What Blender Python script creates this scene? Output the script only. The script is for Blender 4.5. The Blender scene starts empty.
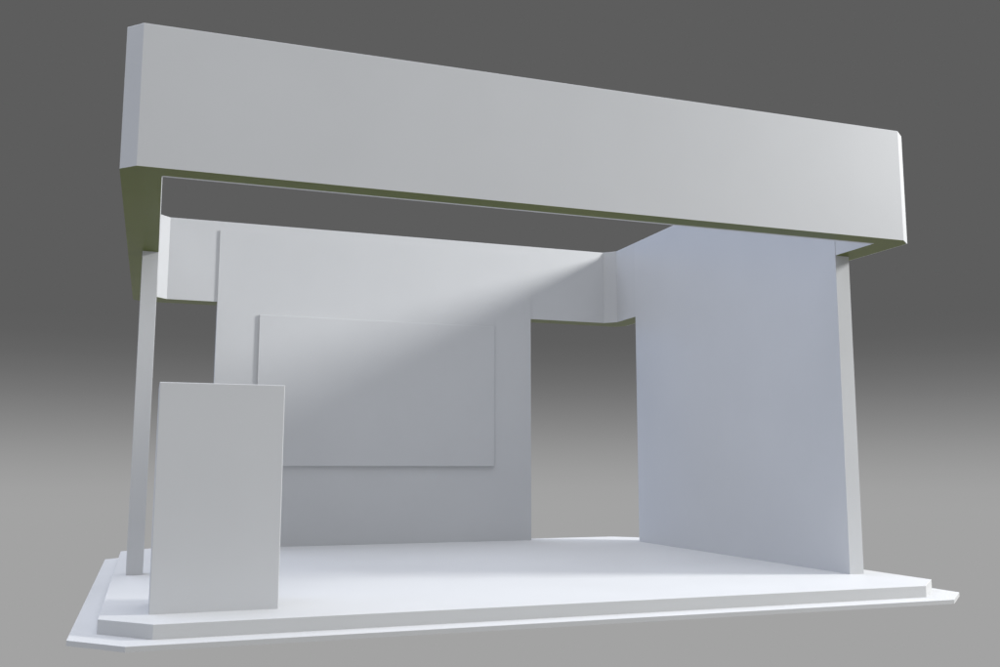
import bpy, bmesh, math
from mathutils import Vector

scene = bpy.context.scene
COL = scene.collection

# ------------------------------------------------------------------ render / view
scene.render.engine = 'CYCLES'
scene.render.resolution_x = 1024
scene.render.resolution_y = 683
scene.view_settings.view_transform = 'Standard'
scene.view_settings.look = 'None'
scene.view_settings.exposure = 0
scene.view_settings.gamma = 1
scene.cycles.max_bounces = 10
scene.cycles.diffuse_bounces = 6
scene.cycles.use_denoising = True

# ------------------------------------------------------------------ measures (metres)
T = 0.2453                       # depth of the canopy ring
ZB, ZT = 2.688, 3.607            # underside and top of the canopy ring
YB = 5.2244                      # outer back of the ring
CO = 0.099                       # outer corner chamfer
XI, YI = 3 - T, YB - T           # inner faces of the ring
SOF = 0.002                      # soffit board thickness


# ------------------------------------------------------------------ materials
def paint(name, rgb, rough=0.5, spec=0.5, var=0.012, coat=0.0):
    """painted board: base colour with a very faint mottle and roller texture"""
    m = bpy.data.materials.new(name)
    m.use_nodes = True
    nt = m.node_tree
    b = nt.nodes['Principled BSDF']
    tc = nt.nodes.new('ShaderNodeTexCoord')
    n1 = nt.nodes.new('ShaderNodeTexNoise')
    n1.inputs['Scale'].default_value = 1.7
    n1.inputs['Detail'].default_value = 3
    nt.links.new(tc.outputs['Object'], n1.inputs['Vector'])
    rp = nt.nodes.new('ShaderNodeValToRGB')
    rp.color_ramp.elements[0].position = 0.3
    rp.color_ramp.elements[1].position = 0.7
    rp.color_ramp.elements[0].color = (*[c * (1 - var) for c in rgb], 1)
    rp.color_ramp.elements[1].color = (*[min(1, c * (1 + var)) for c in rgb], 1)
    nt.links.new(n1.outputs['Fac'], rp.inputs['Fac'])
    nt.links.new(rp.outputs['Color'], b.inputs['Base Color'])
    mr = nt.nodes.new('ShaderNodeMapRange')
    mr.inputs['To Min'].default_value = rough - 0.03
    mr.inputs['To Max'].default_value = rough + 0.03
    nt.links.new(n1.outputs['Fac'], mr.inputs['Value'])
    nt.links.new(mr.outputs['Result'], b.inputs['Roughness'])
    b.inputs['Specular IOR Level'].default_value = spec
    n2 = nt.nodes.new('ShaderNodeTexNoise')
    n2.inputs['Scale'].default_value = 260
    nt.links.new(tc.outputs['Object'], n2.inputs['Vector'])
    bp = nt.nodes.new('ShaderNodeBump')
    bp.inputs['Strength'].default_value = 0.04
    bp.inputs['Distance'].default_value = 0.001
    nt.links.new(n2.outputs['Fac'], bp.inputs['Height'])
    nt.links.new(bp.outputs['Normal'], b.inputs['Normal'])
    return m


M_WHITE = paint('white_painted_board', (0.50, 0.505, 0.51), 0.5, 0.4)
M_SIDE = paint('satin_white_paint', (0.50, 0.505, 0.51), 0.34, 0.5)
M_DECK = paint('white_deck_laminate', (0.490, 0.492, 0.488), 0.55, 0.3)
M_SOFFIT = paint('soffit_reflected_green', (0.100, 0.120, 0.020), 0.32, 0.1)  # olive base colour paints in green surroundings reflected by a glossy white underside


# ------------------------------------------------------------------ mesh helpers
def prism(pts, z0, z1):
    """upright prism over a counter-clockwise plan outline"""
    bm = bmesh.new()
    lo = [bm.verts.new((x, y, z0)) for x, y in pts]
    hi = [bm.verts.new((x, y, z1)) for x, y in pts]
    n = len(pts)
    bm.faces.new(list(reversed(lo)))
    bm.faces.new(hi)
    for i in range(n):
        j = (i + 1) % n
        bm.faces.new((lo[i], lo[j], hi[j], hi[i]))
    bmesh.ops.recalc_face_normals(bm, faces=bm.faces)
    return bm


def ring_prism(outer, inner, z0, z1):
    bm = bmesh.new()
    n = len(outer)
    vs = {}
    for k, ring in (('o', outer), ('i', inner)):
        for z in (z0, z1):
            vs[k, z] = [bm.verts.new((x, y, z)) for x, y in ring]
    for i in range(n):
        j = (i + 1) % n
        bm.faces.new((vs['o', z0][i], vs['o', z0][j], vs['o', z1][j], vs['o', z1][i]))
        bm.faces.new((vs['i', z0][j], vs['i', z0][i], vs['i', z1][i], vs['i', z1][j]))
        bm.faces.new((vs['o', z1][i], vs['o', z1][j], vs['i', z1][j], vs['i', z1][i]))
        bm.faces.new((vs['o', z0][j], vs['o', z0][i], vs['i', z0][i], vs['i', z0][j]))
    bmesh.ops.recalc_face_normals(bm, faces=bm.faces)
    return bm


def box(x0, x1, y0, y1, z0, z1):
    return prism([(x0, y0), (x1, y0), (x1, y1), (x0, y1)], z0, z1)


def bevel(bm, w, test=None, seg=2):
    es = [e for e in bm.edges if test is None or test(e)]
    bmesh.ops.bevel(bm, geom=es, offset=w, segments=seg, profile=0.5, affect='EDGES')
    return bm


def obj(name, bm, mat, parent=None, origin=None):
    """link a bmesh as one object; its origin sits at `origin` (world)"""
    o0 = Vector(origin) if origin else (parent.location.copy() if parent else Vector((0, 0, 0)))
    for v in bm.verts:
        v.co -= o0
    me = bpy.data.meshes.new(name)
    bm.to_mesh(me)
    bm.free()
    me.materials.append(mat)
    o = bpy.data.objects.new(name, me)
    COL.objects.link(o)
    if parent:
        o.parent = parent          # parent is an Empty at o0, unrotated
    else:
        o.location = o0
    return o


def tag(o, label, cat, group=None):
    o['label'] = label
    o['category'] = cat
    if group:
        o['group'] = group
    o['kind'] = 'thing'
    return o


def thing(name, loc, label, cat):
    o = bpy.data.objects.new(name, None)
    o.empty_display_size = 0.3
    COL.objects.link(o)
    o.location = loc
    return tag(o, label, cat)


# ------------------------------------------------------------------ platform
plat = thing('platform', (0, 2.5, -0.115),
             'low white stepped exhibition platform with cut corners under the whole booth', 'platform')


def cut_rect(x0, x1, y0, y1, cfl, cfrx, cfry, cb):
    return [(x0 + cfl, y0), (x1 - cfrx, y0), (x1, y0 + cfry), (x1, y1 - cb), (x1 - cb, y1),
            (x0 + cb, y1), (x0, y1 - cb), (x0, y0 + cfl)]


deck = prism(cut_rect(-2.985, 3.114, -0.166, 5.203, 0.304, 0.34, 0.304, 0.304), -0.0842, 0.0)
bevel(deck, 0.003, lambda e: all(v.co.z > -0.01 for v in e.verts))
obj('deck', deck, M_DECK, plat)
step = prism(cut_rect(-3.135, 3.229, -0.336, 5.304, 0.314, 0.358, 0.314, 0.314), -0.1147, -0.0842)
bevel(step, 0.002, lambda e: all(v.co.z > -0.09 for v in e.verts))
obj('base_step', step, M_DECK, plat)

# ------------------------------------------------------------------ canopy ring
can = thing('canopy', (0, YB / 2, ZB),
            'deep white box fascia canopy ring with cut corners and green reflected light painted on its underside', 'canopy')
CL, CR = 0.103, 0.125            # inner chamfers, left and right
TF = 0.192                       # the front fascia is slimmer
XR, CRY = 3.017, 0.088            # right outer face and its chamfer depth
CF = 0.012                       # small cut of the inner front corners
outer = [(-3 + CO, 0), (3 - CO, 0), (XR, CRY), (XR, YB - CO), (3 - CO, YB), (-3 + CO, YB), (-3, YB - CO), (-3, CO)]
inner = [(-XI + CF, TF), (XI - CF, TF), (XI, TF + CF), (XI, YI - CR), (XI - CR, YI), (-XI + CL, YI),
         (-XI, YI - CL), (-XI, TF + CF)]
names = ['front_fascia', 'corner_panel', 'side_fascia', 'corner_panel',
         'back_fascia', 'corner_panel', 'side_fascia', 'corner_panel']
zf = ZB + SOF
for k in range(8):
    j = (k + 1) % 8
    pts = [outer[k], outer[j], inner[j], inner[k]]
    bm = prism(pts, zf, ZT)
    a, b = Vector(outer[k]), Vector(outer[j])
    c, d = Vector(inner[k]), Vector(inner[j])

    def rim(e, a=a, b=b, c=c, d=d):
        p, q = e.verts[0].co, e.verts[1].co
        if abs(p.z - q.z) > 1e-5 or p.z < ZT - 1e-4:
            return False
        s = {tuple(round(t, 4) for t in v.co.xy) for v in e.verts}
        return s == {tuple(round(t, 4) for t in a), tuple(round(t, 4) for t in b)} or \
            s == {tuple(round(t, 4) for t in c), tuple(round(t, 4) for t in d)}
    bevel(bm, 0.004, rim)
    obj(names[k], bm, M_WHITE, can)
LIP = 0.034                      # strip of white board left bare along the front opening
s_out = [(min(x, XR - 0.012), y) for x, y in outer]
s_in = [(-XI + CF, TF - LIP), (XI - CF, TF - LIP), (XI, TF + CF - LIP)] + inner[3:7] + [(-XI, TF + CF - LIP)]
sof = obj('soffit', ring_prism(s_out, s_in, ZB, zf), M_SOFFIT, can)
sof['label'] = 'underside of the canopy ring, reflected green light painted in'

# ------------------------------------------------------------------ walls
YW = YI - 0.018                  # face of the back wall, just proud of the ring
BXL, BXR, BZ = -2.118, 1.6187, 3.503
bm = bmesh.new()
# back wall: full board below the ring, thin skin in front of the ring above
prof = [(YW, 0.0), (YW + 0.10, 0.0), (YW + 0.10, ZB + 0.001), (YI - 0.001, ZB + 0.001), (YI - 0.001, BZ), (YW, BZ)]
lf = [bm.verts.new((BXL, y, z)) for y, z in prof]
rt = [bm.verts.new((BXR, y, z)) for y, z in prof]
bm.faces.new(lf)
bm.faces.new(list(reversed(rt)))
for i in range(6):
    j = (i + 1) % 6
    bm.faces.new((lf[i], lf[j], rt[j], rt[i]))
bmesh.ops.recalc_face_normals(bm, faces=bm.faces)
tag(obj('back_wall', bm, M_WHITE, origin=((BXL + BXR) / 2, YW, 0)),
    'wide pale grey back wall board standing left of the doorway gap', 'wall')

bm = bmesh.new()
# side wall: full board below the ring, thin skin over the ring's inner face above
prof = [(XI - 0.003, 0.0), (XI + 0.1366, 0.0), (XI + 0.1366, ZB + 0.001), (XI - 0.0005, ZB + 0.001),
        (XI - 0.0005, ZT - 0.006), (XI - 0.003, ZT - 0.006)]
nf = [bm.verts.new((x, 0.650, z)) for x, z in prof]
# unseen rear end slanted to keep key light off the back wall
bk = [bm.verts.new((x, 4.353 + 1.25 * (x - prof[0][0]), z)) for x, z in prof]
bm.faces.new(nf)
bm.faces.new(list(reversed(bk)))
for i in range(6):
    j = (i + 1) % 6
    bm.faces.new((nf[i], nf[j], bk[j], bk[i]))
bmesh.ops.recalc_face_normals(bm, faces=bm.faces)
tag(obj('side_wall', bm, M_SIDE, origin=(XI + 0.07, 2.5, 0)),
    'tall blank bluish side wall standing right of the doorway gap', 'wall')

# ------------------------------------------------------------------ post
bm = box(-2.884, -2.7535, 2.500, 2.634, 0.0, ZB + 0.001)
bevel(bm, 0.003, lambda e: abs(e.verts[0].co.z - e.verts[1].co.z) > 1)
tag(obj('support_post', bm, M_WHITE, origin=(-2.817, 2.567, 0)),
    'slim square white post holding up the canopy behind the counter', 'post')

# ------------------------------------------------------------------ display panel on the back wall
bm = box(-1.6576, 1.136, YW - 0.026, YW - 0.0005, 0.879, 2.563)
bevel(bm, 0.003, lambda e: all(v.co.y < YW - 0.022 for v in e.verts))
tag(obj('display_panel', bm, M_WHITE, origin=(-0.26, YW, 1.72)),
    'thin wide blank rectangular panel mounted on the back wall', 'display panel')

# ------------------------------------------------------------------ counter
bm = box(-2.707, -1.944, 0.219, 0.74, 0.0, 1.397)
bevel(bm, 0.005, lambda e: not all(v.co.z < 0.001 for v in e.verts))
tag(obj('reception_counter', bm, M_WHITE, origin=(-2.325, 0.48, 0)),
    'plain grey box counter at the front left of the platform', 'counter')

# ------------------------------------------------------------------ light
w = bpy.data.worlds.new('World')
scene.world = w
w.use_nodes = True
nt = w.node_tree
bg = nt.nodes['Background']
tc = nt.nodes.new('ShaderNodeTexCoord')
sp = nt.nodes.new('ShaderNodeSeparateXYZ')
nt.links.new(tc.outputs['Generated'], sp.inputs[0])
mr = nt.nodes.new('ShaderNodeMapRange')
E0, E1 = -2.3, 8.2               # elevations between which the studio grey darkens
mr.inputs['From Min'].default_value = math.sin(math.radians(E0))
mr.inputs['From Max'].default_value = math.sin(math.radians(E1))
nt.links.new(sp.outputs['Z'], mr.inputs['Value'])
rp = nt.nodes.new('ShaderNodeValToRGB')
cr = rp.color_ramp
lin = lambda v: ((v / 255 + 0.055) / 1.055) ** 2.4
N = 10
for i in range(N + 1):
    t = i / N
    s = t * t * (3 - 2 * t)
    v = lin(163 + (93 - 163) * s)
    el = cr.elements[0] if i == 0 else (cr.elements[-1] if i == N else cr.elements.new(t))
    el.color = (v, v, v, 1)
nt.links.new(mr.outputs['Result'], rp.inputs['Fac'])
nt.links.new(rp.outputs['Color'], bg.inputs['Color'])
bg.inputs['Strength'].default_value = 1.0


def sun(name, d, strength, angle, color):
    """d: direction from the scene towards the light"""
    l = bpy.data.lights.new(name, 'SUN')
    l.energy = strength
    l.angle = math.radians(angle)
    l.color = color
    o = bpy.data.objects.new(name, l)
    COL.objects.link(o)
    o.rotation_euler = Vector(d).to_track_quat('Z', 'Y').to_euler()
    o.location = Vector(d).normalized() * 12
    return o


kl = bpy.data.lights.new('key_lamp', 'POINT')
kl.energy = 21500
kl.shadow_soft_size = 2.1
kl.color = (0.985, 0.99, 0.985)
ko = bpy.data.objects.new('key_lamp', kl)
COL.objects.link(ko)
ko.location = (18, -4.3, 10.2)
sun('overhead_fill_lamp', (-0.1, 0.12, 1), 4.0, 90, (0.87, 0.90, 1.0))
sun('front_fill_lamp', (-0.1, -1, 0.35), 0.72, 90, (0.93, 0.965, 1.0))
sun('side_fill_lamp', (-1, 0.75, 0.45), 1.0, 76, (0.45, 0.615, 1.0))

# ------------------------------------------------------------------ camera
cd = bpy.data.cameras.new('camera')
cd.sensor_width = 36
cd.lens = 971.29 / 1000 * 36
cd.clip_end = 500
cam = bpy.data.objects.new('camera', cd)
COL.objects.link(cam)
yaw, pitch, roll = 0.3428, 0.1353, 0.0012
f = Vector((math.sin(yaw) * math.cos(pitch), math.cos(yaw) * math.cos(pitch), math.sin(pitch)))
r = Vector((math.cos(yaw), -math.sin(yaw), 0))
u = r.cross(f)
r2 = r * math.cos(roll) + u * math.sin(roll)
u2 = u * math.cos(roll) - r * math.sin(roll)
from mathutils import Matrix
mat = Matrix((r2, u2, -f)).transposed().to_4x4()
mat.translation = Vector((-2.7395, -6.1207, 0.8858))
cam.matrix_world = mat
scene.camera = cam
